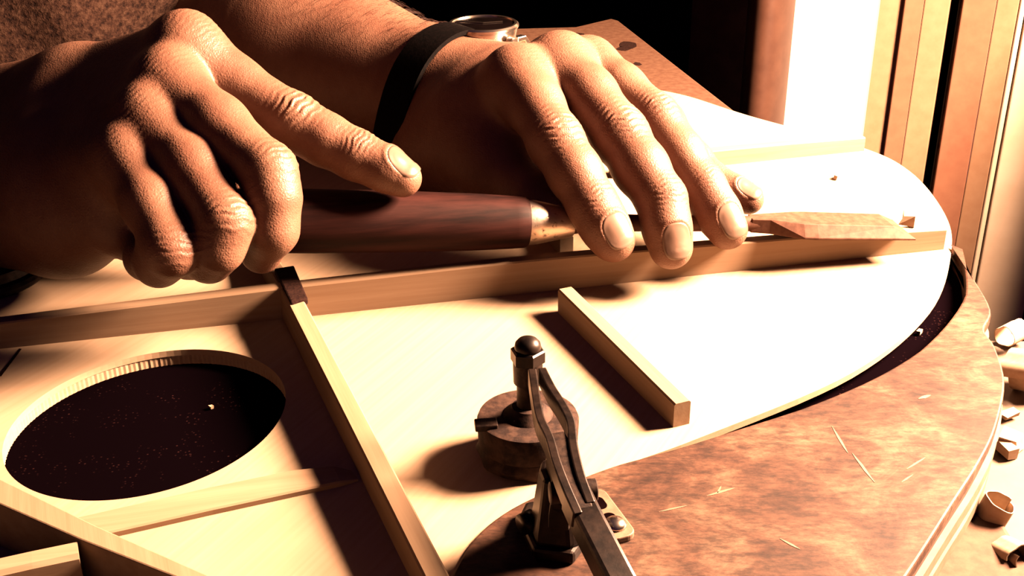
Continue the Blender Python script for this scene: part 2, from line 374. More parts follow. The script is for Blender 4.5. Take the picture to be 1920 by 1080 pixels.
# upper transverse brace, lower left
eu = [P(px, py, .017) for px, py in ((-120, 845), (0, 897), (180, 985), (400, 1082), (560, 1150))]
el = [P(px, py, .017) for px, py in ((-120, 895), (0, 945), (150, 1011), (330, 1082), (480, 1150))]
V = []; Fc = []
for a_, b_ in zip(eu, el): V += [(*a_[:2], 0), tuple(a_), tuple(b_), (*b_[:2], 0)]
for i in range(4):
    for k in range(4): Fc.append((4*i+k, 4*i+(k+1) % 4, 4*i+4+(k+1) % 4, 4*i+4+k))
Fc += [(0, 1, 2, 3), (19, 18, 17, 16)]
o = add('brace', V, Fc, M_BRACEB, sb, bevel=.0005); o['label'] = 'tall bowed brace crossing below the sound hole'
brace([P(-90, 1094, .0165)[:2], P(60, 1060, .0165)[:2], P(147, 1040, .0165)[:2]], .0075, [.0165, .0165, .0162], M_BRACE, label='short block beside the tall bowed brace', chamfer=.0012)
# thin flat patches round the hole
brace([P(150, 1022)[:2], P(400, 965)[:2], P(560, 930)[:2], P(640, 912)[:2], P(672, 902)[:2]], [.0115, .012, .012, .010, .006], [.0022, .0022, .0021, .0018, .0006], M_BRACE, name='hole_patch', chamfer=.0005)
pp = [P(-40, 760), P(36, 655), P(60, 655), P(0, 735)]
add('pencil_line', [(*P(x, y)[:2], .0002) for x, y in ((-3, 704), (36, 654), (41, 655), (2, 707))], [(0, 1, 2, 3)], M_CAP, sb)

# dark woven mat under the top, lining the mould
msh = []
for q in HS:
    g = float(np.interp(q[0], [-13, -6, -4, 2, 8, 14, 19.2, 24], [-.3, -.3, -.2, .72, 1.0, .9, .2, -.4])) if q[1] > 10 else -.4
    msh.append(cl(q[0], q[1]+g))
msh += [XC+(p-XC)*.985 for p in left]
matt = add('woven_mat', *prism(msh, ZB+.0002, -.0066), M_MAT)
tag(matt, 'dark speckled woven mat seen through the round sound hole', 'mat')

# ------------------------------------------------------------------ plywood mould with its clamp
fin = []
for q in HS:
    al, pe = q
    if -13 < al < 19.2 and pe > 10:
        g = float(np.interp(al, [-13, -6, -4, 2, 8, 14, 19.2], [.02, .02, .08, .8, 1.1, 1.0, .3]))
        t = cl(al, pe+g); fin.append(t)
fo = [P(px, py, ZF)[:2] for px, py in ((1788, 462), (1822, 515), (1858, 580), (1846, 618), (1866, 650), (1884, 715), (1868, 800), (1836, 868), (1790, 940), (1700, 1080), (1600, 1215))]
fo = [A(*p) for p in spline(fo, 5)]
fpoly = fin + [P(850, 1180, ZF)[:2], P(900, 1240, ZF)[:2]] + fo[::-1]
form = thing('plywood_mould', 'scratched brown plywood mould curving around the near edge of guitar top', 'mould', (.1, -.1, ZB))
c_ = np.mean(fpoly, 0)
def grow(poly, d):                        # shift only the outer edge
    out = []; n0 = len(fin)+2
    for i, p in enumerate(poly): out.append(p if i < n0 else p+nrm(A(1, -.45))*d)
    return out
add('ply_layer', *prism(grow(fpoly, 0), ZF-.005, ZF), M_FORM, form, bevel=.0008)
M_PLYED = speck('plywood_dark_ply', (.22, .095, .06), (.34, .16, .10), 150, .7, bs=.1)
M_PLYEL = speck('plywood_pale_ply', (.55, .33, .2), (.66, .43, .28), 150, .7, bs=.1)
for k, (d, m_) in enumerate(((-.0012, M_PLYED), (.0008, M_PLYEL), (-.0006, M_PLYED), (.0004, M_PLYEL))):
    z1 = ZF-.005-k*.005
    add('ply_layer', *prism(grow(fpoly, d), max(z1-.005, ZB), z1), m_, form)

M_SCR = speck('pale_scratch_wood', (.60, .36, .23), (.70, .45, .30), 300, .7, bs=.1, k=1.)
for (xa, ya, xb, yb, wd) in ((1325, 930, 1378, 915, .0009), (1345, 925, 1352, 912, .0006), (1722, 748, 1745, 741, .0016), (1560, 800, 1590, 850, .0008), (1598, 850, 1640, 905, .0009), (1700, 880, 1735, 858, .0007), (1690, 905, 1712, 890, .0006), (1235, 960, 1290, 948, .0006), (1462, 1010, 1500, 1030, .0007)):
    a_ = P(xa, ya, ZF)[:2]; b_ = P(xb, yb, ZF)[:2]; t = nrm(b_-a_); n = A(-t[1], t[0]); pl = []
    for s_i in np.linspace(0, 1, 6): pl.append(a_+(b_-a_)*s_i+n*wd*(.15+math.sin(math.pi*s_i))*random.uniform(.4, .6))
    for s_i in np.linspace(1, 0, 6): pl.append(a_+(b_-a_)*s_i-n*wd*(.15+math.sin(math.pi*s_i))*random.uniform(.4, .6))
    add('scratch', *prism(pl, ZF-.0003, ZF+.00012), M_SCR, form)

# toggle clamp standing on the mould
PC = P(990, 853)[:2]                       # centre of the pressing pad
clamp = thing('toggle_clamp', 'black toggle clamp on the mould with rubber pad pressing the guitar top', 'clamp', (*P(1040, 1000, ZF)[:2], ZF))
r0 = .0166
wobf = lambda a, h: 1+.025*math.sin(5*a+h*900)+.015*math.sin(11*a)
add('rubber_pad', *lathe((*PC, 0.0002), (0, 0, 1), [(0, r0*.93), (.0008, r0*.98), (.003, r0*1.0), (.0048, r0*.94), (.0056, r0*.93)], 48, (1, 0, 0), 1, wobf), M_RUBBER, clamp, True, angle=40)
pad = add('pad_disc', *lathe((*PC, .0056), (0, 0, 1), [(0, r0*.9), (.0006, r0*.98), (.0085, r0*1.0), (.0098, r0*.97), (.0101, r0*.9), (.0101, r0*.45)], 48, (1, 0, 0)), M_RUBBER, clamp, True, angle=35)
nx = A(-math.cos(.5), math.sin(.5)*-.2); nx = nrm(nx)
add('pad_notch', *boxf((*(PC+nx*r0*.55+A(-.001, -.0025)), .0149), (*(nx*r0*.44), 0), (-nx[1]*.005, nx[0]*.005, 0), (0, 0, .0022)), M_DARKIRON, pad, bevel=.0004)
add('pad_boss', *lathe((*PC, .0150), (0, 0, 1), [(0, .0085), (.0014, .0078), (.0030, .0058), (.0040, .0052), (.0044, .0038)], 32, (1, 0, 0)), M_RUBBER, clamp, True, angle=40)
sp = add('spindle', *lathe((*PC, .019), (0, 0, 1), [(0, .0036), (.0085, .0036), (.009, .0046), (.0175, .0048), (.0182, .0042)], 24, (1, 0, 0)), M_DARKIRON, clamp, True, angle=35)
add('hex_nut', *lathe((*PC, .0352), (0, 0, 1), [(0, .0050), (.0005, .0056), (.0042, .0056), (.0047, .0050)], 6, (1, .3, 0)), M_BLACKMETAL, sp)
add('dome_cap', *lathe((*PC, .0398), (0, 0, 1), [(0, .0042), (.0008, .0043), (.0022, .0040), (.0034, .0030), (.0041, .0016), (.0043, .0003)], 28, (1, 0, 0)), M_BLACKMETAL, sp, True)
# arm: two flat bars that clasp the spindle and run to the pivot
PCz = A(*PC, .0365)
def cp(px, py, z): return P(px, py, z)
y0 = PC[1]
bar = rect(.0026, .0058)
for pts_ in ([cp(998, 706, .0365), cp(1004, 750, .0365), cp(1012, 795, .036), cp(1030, 835, .035), cp(1043, 880, .034), cp(1062, 930, .032), cp(1082, 975, .030)],
             [cp(1016, 704, .0365), cp(1034, 740, .0365), cp(1056, 775, .036), cp(1070, 806, .035), cp(1075, 850, .034), cp(1088, 905, .032), cp(1106, 955, .030)]):
    add('arm_bar', *sweep(spline(pts_, 5), bar), M_BLACKMETAL, clamp, bevel=.0004)
add('arm_plate', *sweep(spline([cp(1042, 822, .0345), cp(1056, 850, .034), cp(1072, 905, .032), cp(1096, 965, .030)], 5), rect(.0050, .0045)), M_DARKIRON, clamp, bevel=.0005)
add('arm_link', *sweep(spline([cp(1045, 856, .030), cp(1052, 920, .022), cp(1050, 985, .012)], 5), rect(.0060, .0070)), M_BLACKMETAL, clamp, bevel=.0006)
hd = spline([cp(1078, 930, .029), cp(1104, 985, .028), cp(1132, 1040, .026), cp(1165, 1105, .023), cp(1215, 1200, .018)], 5)
add('handle_bar', *sweep(hd, rect(.0080, .0080)), M_BLACKMETAL, clamp, bevel=.0012)
# base bracket
bz = ZF
def q2(px, py): return P(px, py, bz)[:2]
base_poly = [q2(972, 990), q2(985, 962), q2(1085, 950), q2(1098, 1030), q2(1075, 1062), q2(1000, 1052)]
add('base_foot', *prism(base_poly, bz, bz+.0045), M_BLACKMETAL, clamp, bevel=.0012)
bp2 = [q2(992, 1012), q2(1000, 980), q2(1092, 968), q2(1102, 1040), q2(1070, 1056), q2(1005, 1048)]
V, Fc = prism(bp2, bz+.0045, bz+.024); V = [A(*v) for v in V]; cc = np.mean([v[:2] for v in V], 0)
V = [v if v[2] < bz+.01 else A(*(cc+(v[:2]-cc)*.62+A(0, .002)), v[2]) for v in V]
add('base_bracket', V, Fc, M_BLACKMETAL, clamp, bevel=.0012)
add('pivot_pin', *lathe(cp(1030, 925, .026), (1, .12, 0), [(0, .0028), (.0003, .0032), (.013, .0032), (.0133, .0028)], 16), M_DARKIRON, clamp, True, angle=40)
add('toe_lug', *sweep([P(980, 985, bz+.006), P(1000, 975, bz+.006)], circ(.0035, 12)), M_BLACKMETAL, clamp, True)
# flange; its two slots are black inlays painted as the shade inside
fc0 = P(1113, 937, bz)[:2]; fc1 = P(1165, 1008, bz)[:2]
fd = nrm(fc1-fc0); fnn = A(-fd[1], fd[0]); Lf = np.linalg.norm(fc1-fc0)
def rrect(c, d, n, L, Wd, r, k=6):
    out = []
    for (sx, sy, a0) in ((1, 1, 0), (-1, 1, 90), (-1, -1, 180), (1, -1, 270)):
        for i in range(k+1):
            a = math.radians(a0+90*i/k); out.append(c+d*(sx*(L/2-r)+r*math.cos(a))+n*(sy*(Wd/2-r)+r*math.sin(a)))
    return out
M_FLANGE = speck('tan_flange_steel', (.50, .28, .19), (.70, .44, .30), 260, .5, .35, .65, .1, .2, spec=.3, k=1.2)
fcen = (fc0+fc1)/2-fnn*.0005
add('base_flange', *prism(rrect(fcen, fd, fnn, Lf+.005, .0092, .0032), bz, bz+.0022), M_FLANGE, clamp, bevel=.0004)
add('flange_slot_shade', *prism(rrect(fcen-fd*.0050, fd, fnn, .0062, .0040, .0019), bz+.0019, bz+.0024), M_GAP, clamp)
add('flange_slot_shade', *prism(rrect(fcen+fd*.0040, fd, fnn, .0072, .0040, .0019), bz+.0019, bz+.0024), M_GAP, clamp)
add('flange_screw', *lathe((*(fcen+fd*.0065), bz+.0022), (0, 0, 1), [(0, .0034), (.0008, .0034), (.0018, .0024), (.0022, .0008)], 20, (1, 0, 0)), M_CHROME, clamp, True)

# second, round clamp pad under the wrist at the far left
p2 = P(-30, 522)[:2]
cp2 = thing('round_clamp_pad', 'dark round stepped pad on guitar top below the wrist', 'clamp pad', (*p2, 0))
add('pad_ring', *lathe((*p2, .0002), (0, 0, 1), [(0, .0255), (.001, .0268), (.003, .0272), (.0045, .0262), (.005, .024)], 48, (1, 0, 0)), M_DARKIRON, cp2, True, angle=40)
add('pad_disc', *lathe((*p2, .0052), (0, 0, 1), [(0, .024), (.001, .0252), (.005, .0250), (.0058, .022), (.0062, .012)], 48, (1, 0, 0)), M_DARKIRON, cp2, True, angle=40)
add('spindle', *lathe((*p2, .0114), (0, 0, 1), [(0, .009), (.003, .0085), (.004, .005), (.02, .005)], 24, (1, 0, 0)), M_BLACKMETAL, cp2, True, angle=40)

# ------------------------------------------------------------------ chisel
TIP = W(1698, 421, .5225); HF = W(988, 417, .489)
AX = nrm(TIP-HF); t_, s_, u_ = frame(AX)          # s_ points to the viewer's side
if s_[1] > 0: s_ = -s_
u_ = np.cross(s_, AX); u_ = u_ if u_[2] > 0 else -u_
chis = thing('wood_chisel', 'wood chisel with dark handle lying along the long brace, gripped by both hands', 'chisel', HF+AX*.07-A(0, 0, .02))
def ax(d): return HF+AX*d
hp = [(-.128, .004), (-.1275, .0085), (-.125, .0115), (-.118, .0128), (-.09, .0130), (-.05, .0125), (-.02, .0117), (-.006, .0110), (-.0015, .0107), (0, .0100)]
add('handle', *lathe(HF, AX, [(h, r) for h, r in hp], 36), M_HANDLE, chis, True, angle=40)
add('ferrule', *lathe(HF, AX, [(-.001, .0094), (.0005, .0096), (.004, .0092), (.018, .0062), (.0195, .0057)], 36), M_FERRULE, chis, True, angle=40)
Lb = np.linalg.norm(TIP-HF)
sb0 = Lb-.062
add('shank', *lathe(HF, AX, [(.018, .0052), (.026, .0040), (.05, .0036), (sb0-.012, .0034), (sb0+.004, .0036)], 20), M_STEEL, chis, True, angle=40)
# blade: bevelled sides, chamfered tip; sections along the axis (dist, half bottom width, half top width, z bottom, z top)
blS = [(sb0-.012, .0030, .0030, -.0030, .0032), (sb0-.004, .0045, .0038, -.0030, .0034), (sb0+.010, .0105, .0070, -.0030, .0030), (sb0+.016, .0112, .0074, -.0030, .0029), (Lb-.010, .0112, .0072, -.0030, .0022), (Lb, .0110, .0105, -.0030, -.0024)]
V = []; Fc = []
for d, wb, wt, zb, zt in blS:
    for (s1, z) in ((wb, zb), (wb*1.0, zb+.0009), (wt, zt), (-wt, zt), (-wb, zb+.0009), (-wb, zb)): V.append(ax(d)+s_*s1+u_*z)
for i in range(len(blS)-1):
    for k in range(6): Fc.append((6*i+k, 6*i+(k+1) % 6, 6*i+6+(k+1) % 6, 6*i+6+k))
Fc += [tuple(range(6)), tuple(range(6*len(blS)-1, 6*len(blS)-7, -1))]
add('blade', V, Fc, M_STEEL, chis, bevel=.0003)

# ------------------------------------------------------------------ implicit surfaces for the hands
def rc(Q, a, b, ra, rb):
    a = a.astype(np.float32); d = (b-a).astype(np.float32); L2 = float(d@d)
    q = Q-a
    t = np.clip((q@d)/L2, 0, 1) if L2 > 1e-12 else np.zeros(len(Q), np.float32)
    q = q-t[:, None]*d
    return np.sqrt(np.einsum('ij,ij->i', q, q))-(ra+(rb-ra)*t)
def smin(a, b, k):
    h = np.maximum(k-np.abs(a-b), 0)/k
    return np.minimum(a, b)-h*h*k*.25
HR = .0007
class Hand:
    def __init__(s): s.fingers = []; s.palm = []; s.wr = []; s.nails = []; s.dents = []
    def cones(s, chain):
        out = []; pts = [W(x, y, d) for x, y, d, r in chain]; rs = [r*d/F for x, y, d, r in chain]
        for i in range(len(pts)-1): out.append((pts[i], pts[i+1], rs[i], rs[i+1]))
        return out
    def sdf(s, Q):
        Q = Q.astype(np.float32)
        pal = None
        for (a, b, ra, rb) in s.palm:
            d = rc(Q, a, b, ra, rb); pal = d if pal is None else smin(pal, d, .016)
        tot = pal
        for ch, k in s.fingers:
            fd_ = None
            for (a, b, ra, rb) in ch:
                d = rc(Q, a, b, ra, rb); fd_ = d if fd_ is None else smin(fd_, d, .005)
            tot = smin(tot, smin(fd_, pal, k), .0016) if tot is not pal else smin(fd_, pal, k)
        # wrinkles and tendons
        for (c, t, n, sg, lam, amp, rad) in s.wr:
            q = Q-c.astype(np.float32); r2 = np.einsum('ij,ij->i', q, q); m = (r2 < (rad*2.2)**2)
            if not m.any(): continue
            qm = q[m]; y = qm@t.astype(np.float32); z = qm@n.astype(np.float32)
            x = qm@np.cross(t, n).astype(np.float32)
            ym = y+.18*np.abs(x)**2/rad*np.sign(y)+.0004*np.sin(x*900+c[0]*3000)
            g = np.exp(-(y/sg)**2)*np.clip(z/rad*1.6, 0, 1)*np.exp(-(x/(rad*.85))**4)
            tot[m] += (amp*g*(np.cos(2*np.pi*ym/lam)*.8+.45*np.cos(2*np.pi*ym/lam*1.7+1.+x*300))).astype(np.float32)
        for (c, t, n, wd, ln) in s.nails:
            q = Q-c.astype(np.float32); r2 = np.einsum('ij,ij->i', q, q); m = r2 < .018**2
            if not m.any(): continue
            qm = q[m]; y = (qm@t.astype(np.float32))/ln; z = qm@n.astype(np.float32); x = (qm@np.cross(t, n).astype(np.float32))/wd
            rho = (np.abs(x)**2.6+np.abs(y)**2.6)**(1/2.6)
            up = np.clip(z/.003, 0, 1); prox = np.clip(.75-y, 0, 1)
            tot[m] += up*(.0007*np.clip((1.0-rho)*8, 0, 1)-.00042*np.exp(-((rho-1.16)/.13)**2)*np.clip(prox*1.6, 0, 1))
        return tot
def polygonize(sdf, lo, hi, h, B=6, margin=.0012, project=True):
    lo = np.asarray(lo, float); nb = np.ceil((np.asarray(hi)-lo)/(h*B)).astype(int); n = nb*B+1
    ax_ = [lo[i]+h*(np.arange(nb[i])*B+B/2) for i in range(3)]
    C = np.stack(np.meshgrid(*ax_, indexing='ij'), -1).reshape(-1, 3)
    dc = np.concatenate([sdf(C[i:i+200000]) for i in range(0, len(C), 200000)])
    act = np.abs(dc) < B*h*.87*1.03+margin
    G = np.ones(n, np.float32)
    sg = np.where(dc < 0, -1., 1.).reshape(nb).astype(np.float32)
    G[:-1, :-1, :-1] = np.repeat(np.repeat(np.repeat(sg, B, 0), B, 1), B, 2)
    idx = np.argwhere(act.reshape(nb))
    loc = np.stack(np.meshgrid(*[np.arange(B+1)]*3, indexing='ij'), -1).reshape(-1, 3)
    for i in range(0, len(idx), 800):
        g = (idx[i:i+800, None]*B+loc[None]).reshape(-1, 3)
        G[g[:, 0], g[:, 1], g[:, 2]] = sdf(lo+g*h)
    S = G < 0
    cnt = np.zeros(n-1, np.int8)
    for dx in (0, 1):
        for dy in (0, 1):
            for dz in (0, 1): cnt += S[dx:n[0]-1+dx, dy:n[1]-1+dy, dz:n[2]-1+dz]
    cells = np.argwhere((cnt > 0) & (cnt < 8))
    vid = -np.ones(n-1, np.int32); vid[cells[:, 0], cells[:, 1], cells[:, 2]] = np.arange(len(cells))
    acc = np.zeros((len(cells), 3)); num = np.zeros(len(cells))
    crn = np.array([(a, b, c) for a in (0, 1) for b in (0, 1) for c in (0, 1)])
    val = np.stack([G[cells[:, 0]+c[0], cells[:, 1]+c[1], cells[:, 2]+c[2]] for c in crn], 1)
    for i in range(8):
        for j_ in range(i+1, 8):
            if np.abs(crn[i]-crn[j_]).sum() != 1: continue
            a, b = val[:, i], val[:, j_]; m = (a < 0) != (b < 0)
            t = np.zeros(len(a)); t[m] = a[m]/(a[m]-b[m])
            acc[m] += crn[i]+(crn[j_]-crn[i])*t[m, None]; num += m
    V = lo+h*(cells+acc/num[:, None])
    quads = []
    for axn in range(3):
        o1, o2 = [(1, 2), (2, 0), (0, 1)][axn]
        sl0 = [slice(None)]*3; sl1 = [slice(None)]*3; sl0[axn] = slice(0, -1); sl1[axn] = slice(1, None)
        ch = S[tuple(sl0)] != S[tuple(sl1)]
        E_ = np.argwhere(ch); ok = (E_[:, o1] > 0) & (E_[:, o2] > 0) & (E_[:, o1] < n[o1]-1) & (E_[:, o2] < n[o2]-1); E_ = E_[ok]
        c = []
        for (u, v) in ((-1, -1), (0, -1), (0, 0), (-1, 0)):
            k = E_.copy(); k[:, o1] += u; k[:, o2] += v; c.append(vid[k[:, 0], k[:, 1], k[:, 2]])
        q = np.stack(c, 1); inside = S[E_[:, 0], E_[:, 1], E_[:, 2]]
        q[~inside] = q[~inside][:, ::-1]; quads.append(q)
    q = np.concatenate(quads); q = q[(q >= 0).all(1)]
    if project:
        e = .35*h
        for it in range(1):
            d0 = sdf(V); g = np.stack([sdf(V+np.eye(3)[i]*e)-d0 for i in range(3)], 1)/e
            V = V-g*(np.clip(d0, -h, h)/np.maximum((g*g).sum(1), .2))[:, None]
    return V, q
def fast_mesh(name, V, Q, m, parent, org):
    me = bpy.data.meshes.new(name); V = (V-org).astype(np.float32)
    me.vertices.add(len(V)); me.vertices.foreach_set('co', V.ravel())
    me.loops.add(Q.size); me.loops.foreach_set('vertex_index', Q.astype(np.int32).ravel())
    me.polygons.add(len(Q)); me.polygons.foreach_set('loop_start', np.arange(0, Q.size, 4, dtype=np.int32))
    me.polygons.foreach_set('use_smooth', np.ones(len(Q), bool)); me.update(calc_edges=True); me.validate()
    me.materials.append(m); o = bpy.data.objects.new(name, me); return link(o, parent, org)
TOCAM = -FW
def cdir(r, u, c): return nrm(RT*r+UP*u+TOCAM*c)
def orth(n, t): n = n-t*(n@t); return nrm(n)

# ---- near hand: fist round the handle, forefinger laid along it
NH = Hand()
nf = {'index': [(352, 84, .468, 57), (440, 158, .470, 51), (552, 230, .466, 51), (610, 262, .465, 47), (668, 291, .464, 44), (722, 316, .463, 40), (755, 334, .463, 36)],
      'middle': [(318, 152, .455, 54), (408, 237, .443, 57), (503, 322, .431, 51), (513, 372, .430, 48), (511, 430, .432, 45), (490, 474, .444, 39)],
      'ring': [(281, 218, .447, 54), (358, 314, .435, 57), (422, 419, .421, 50), (408, 462, .423, 47), (392, 486, .430, 40), (352, 488, .446, 37)],
      'pinky': [(240, 292, .440, 50), (282, 380, .428, 52), (321, 468, .418, 50), (298, 492, .426, 42), (276, 484, .441, 38), (268, 455, .462, 32)],
      'thumb': [(70, 330, .530, 66), (260, 325, .510, 52), (400, 345, .500, 47), (490, 362, .498, 40)]}
for k_, ch in nf.items(): NH.fingers.append((NH.cones(ch), .013 if k_ != 'thumb' else .02))
NH.palm = (NH.cones([(345, 92, .470, 52), (150, 160, .508, 58), (-60, 215, .545, 72)]) + NH.cones([(312, 160, .458, 50), (130, 198, .498, 62), (-60, 255, .538, 78)])
           + NH.cones([(275, 228, .450, 50), (110, 258, .488, 66), (-60, 305, .532, 82)]) + NH.cones([(236, 300, .443, 47), (100, 325, .478, 70), (-60, 350, .525, 88)])
           + NH.cones([(232, 345, .450, 48), (120, 398, .474, 82), (-60, 395, .525, 86)]) + NH.cones([(212, 425, .456, 46), (120, 425, .484, 66), (0, 410, .51, 80)]) + NH.cones([(400, 345, .462, 40), (270, 300, .478, 58)])
           + NH.cones([(200, 250, .490, 62), (60, 300, .520, 88)])
           + NH.cones([(-60, 300, .545, 128), (-420, 250, .64, 150)]))
def wr(H, x, y, d, ax3, dors, sg, lam, amp, rad):
    t = nrm(ax3); H.wr.append((W(x, y, d), t, orth(dors, t), sg, lam, amp, rad))
fv = lambda ch, i, j_: W(*ch[j_][:3])-W(*ch[i][:3])
iN = nf['index']; dI = cdir(.35, .62, .70)
wr(NH, 552, 230, .466, fv(iN, 1, 3), dI, .0085, .0030, .00042, .0105)
wr(NH, 668, 291, .464, fv(iN, 3, 5), dI, .0060, .0022, .00030, .0095)
wr(NH, 352, 84, .468, fv(iN, 0, 1), cdir(.5, .8, .5), .012, .0024, .00010, .013)
wr(NH, 504, 322, .431, fv(nf['middle'], 1, 3), cdir(.85, .3, .5), .008, .0030, .00030, .0100)
wr(NH, 417, 420, .421, fv(nf['ring'], 1, 3), cdir(.7, .1, .7), .008, .0030, .00032, .0095)
wr(NH, 321, 468, .418, fv(nf['pinky'], 1, 3), cdir(.6, -.1, .8), .007, .0028, .00022, .0095)
for q, v in (((318, 152, .455), 'middle'), ((281, 218, .447), 'ring'), ((240, 292, .440), 'pinky')):
    wr(NH, *q, fv(nf[v], 0, 1), cdir(-.1, .6, .8), .011, .0024, .00009, .012)
def nail(H, chain, dors, wd, ln, back=.0):
    a = W(*chain[-2][:3]); b = W(*chain[-1][:3]); t = nrm(b-a); n = orth(dors, t); r = chain[-1][3]*chain[-1][2]/F
    H.nails.append((b-t*back+n*r*.55, t, n, wd, ln))
nail(NH, iN, cdir(.55, .62, .56), .0062, .0072, .0022)

# ---- far hand: fingertips steadying the blade
FH = Hand()
ff = {'index': [(968, 146, .528, 56), (1004, 200, .512, 52), (1042, 266, .498, 51), (1078, 325, .491, 49), (1112, 386, .486, 45), (1134, 425, .484, 43), (1150, 451, .483, 41)],
      'middle': [(1052, 118, .538, 54), (1104, 180, .522, 52), (1162, 254, .507, 52), (1202, 316, .498, 50), (1240, 374, .492, 45), (1250, 425, .489, 43), (1258, 464, .488, 41)],
      'ring': [(1108, 120, .553, 47), (1165, 166, .538, 44), (1228, 222, .524, 44), (1276, 290, .514, 43), (1318, 352, .507, 41), (1345, 398, .503, 40), (1364, 430, .501, 38)],
      'pinky': [(1120, 146, .575, 42), (1190, 190, .562, 35), (1244, 228, .552, 36), (1300, 300, .538, 33), (1338, 342, .530, 32), (1375, 362, .524, 31), (1404, 374, .521, 28)],
      'thumb': [(880, 240, .560, 70), (935, 318, .536, 62), (1000, 366, .518, 47), (1052, 392, .510, 36)]}
for k_, ch in ff.items(): FH.fingers.append((FH.cones(ch), .012 if k_ != 'thumb' else .02))
FH.palm = (FH.cones([(966, 152, .530, 50), (900, 190, .558, 54), (838, 195, .585, 78)]) + FH.cones([(1046, 126, .540, 48), (940, 166, .566, 52), (838, 170, .592, 80)])
           + FH.cones([(1098, 130, .556, 42), (965, 160, .576, 48), (838, 158, .598, 78)]) + FH.cones([(1110, 155, .577, 38), (970, 172, .590, 46), (838, 165, .604, 76)])
           + FH.cones([(985, 195, .530, 46), (900, 238, .552, 76), (815, 285, .578, 84)]) + FH.cones([(910, 290, .552, 66), (860, 290, .565, 70)]) + FH.cones([(1040, 170, .552, 44), (930, 200, .570, 76)])
           + FH.cones([(838, 186, .594, 104), (560, 96, .665, 165), (250, 0, .75, 190)]))
for k_, sg in (('index', 1), ('middle', 1), ('ring', .85), ('pinky', .7)):
    c4 = ff[k_]; D = cdir(.25, .5, .83)
    wr(FH, *c4[2][:3], fv(c4, 1, 3), D, .0095*sg, .0031*sg, .00042*sg, .0112*sg)
    wr(FH, *c4[4][:3], fv(c4, 3, 5), D, .0060*sg, .0023*sg, .00026*sg, .0100*sg)
    wr(FH, *c4[0][:3], fv(c4, 0, 1), cdir(.1, .8, .6), .012, .0024, .00009, .0125)
nail(FH, ff['index'], cdir(.30, .22, .93), .0064, .0072, .0012)
nail(FH, ff['middle'], cdir(.22, .18, .96), .0062, .0074, .0010)
nail(FH, ff['ring'], cdir(.15, .35, .92), .0058, .0074, .0008)
nail(FH, ff['pinky'], cdir(.2, .6, .75), .0046, .0058, .0006)

# ---- rest of the body: forearms, elbows, upper arms and trunk outside or behind the view
TR0 = W(15, -170, .66); TRd = A(TR0[0]-.02, TR0[1]+.02, -.25); TRu = A(TR0[0]-.10, TR0[1]+.05, .34)
shN = TRu+A(.02, -.13, -.02); shF = TRu+A(.06, .16, -.02)
elN = W(-560, 230, .68); elF = W(250, 0, .75)
wrN = W(-60, 300, .545); wrF = W(838, 186, .594)
def sd_body(Q):
    Q = Q.astype(np.float32)
    d = rc(Q, TRd, TR0, .088, .092); d = smin(d, rc(Q, TR0, TRu, .092, .11), .03)
    a = rc(Q, wrN, elN, 128*.545/F, .043); a = smin(a, rc(Q, elN, shN, .045, .06), .02)
    b = rc(Q, W(560, 96, .665), elF, 165*.665/F, 190*.75/F)
    b = smin(b, rc(Q, elF, shF, .06, .06), .02)
    return smin(smin(d, a, .02), b, .02)
boxN = (W(-170, 300, .46)[0], None)
loN = A(P(-150, 300, .05)[0], -.10, .0005); 
ptsN = np.array([a for ch, _ in NH.fingers for (a, b, ra, rb) in ch]+[b for ch, _ in NH.fingers for (a, b, ra, rb) in ch]+[W(-120, 300, .56)])
ptsF = np.array([a for ch, _ in FH.fingers for (a, b, ra, rb) in ch]+[b for ch, _ in FH.fingers for (a, b, ra, rb) in ch]+[W(700, 120, .63)])
bN = (ptsN.min(0)-.024, ptsN.max(0)+.024); bF = (ptsF.min(0)-.026, ptsF.max(0)+.026)
bN[0][0] = W(-110, 300, .56)[0]; bF[0][0] = W(735, 130, .62)[0]
vN, qN = polygonize(NH.sdf, *bN, HR); vF, qF = polygonize(FH.sdf, *bF, HR)
def all_sdf(Q): return np.minimum(sd_body(Q), np.minimum(NH.sdf(Q), FH.sdf(Q)))
vB, qB = polygonize(sd_body, A(-.62, -.16, -.30), A(.06, .50, .62), .005)
bE = (A(W(330, 60, .75)[0], bF[0][1]-.02, bF[0][2]-.05), A(bF[0][0]+.003, W(330, 0, .75)[1]+.09, bF[1][2]+.06))
vE, qE = polygonize(FH.sdf, *bE, .002)
cB = vB[qB].mean(1)
kill = np.zeros(len(cB), bool)
for b in (bN, bF, bE): kill |= ((cB > b[0]+.004) & (cB < b[1]-.0)).all(1)
qB = qB[~kill]
Vall = np.concatenate([vN, vF, vB, vE]); Qall = np.concatenate([qN, qF+len(vN), qB+len(vN)+len(vF), qE+len(vN)+len(vF)+len(vB)])
orgP = A(TR0[0], TR0[1], 0.)
body = fast_mesh('person', Vall, Qall, M_SKIN, None, orgP)
tag(body, 'person in brown wool guiding a chisel with both hands, watch on one wrist', 'person')
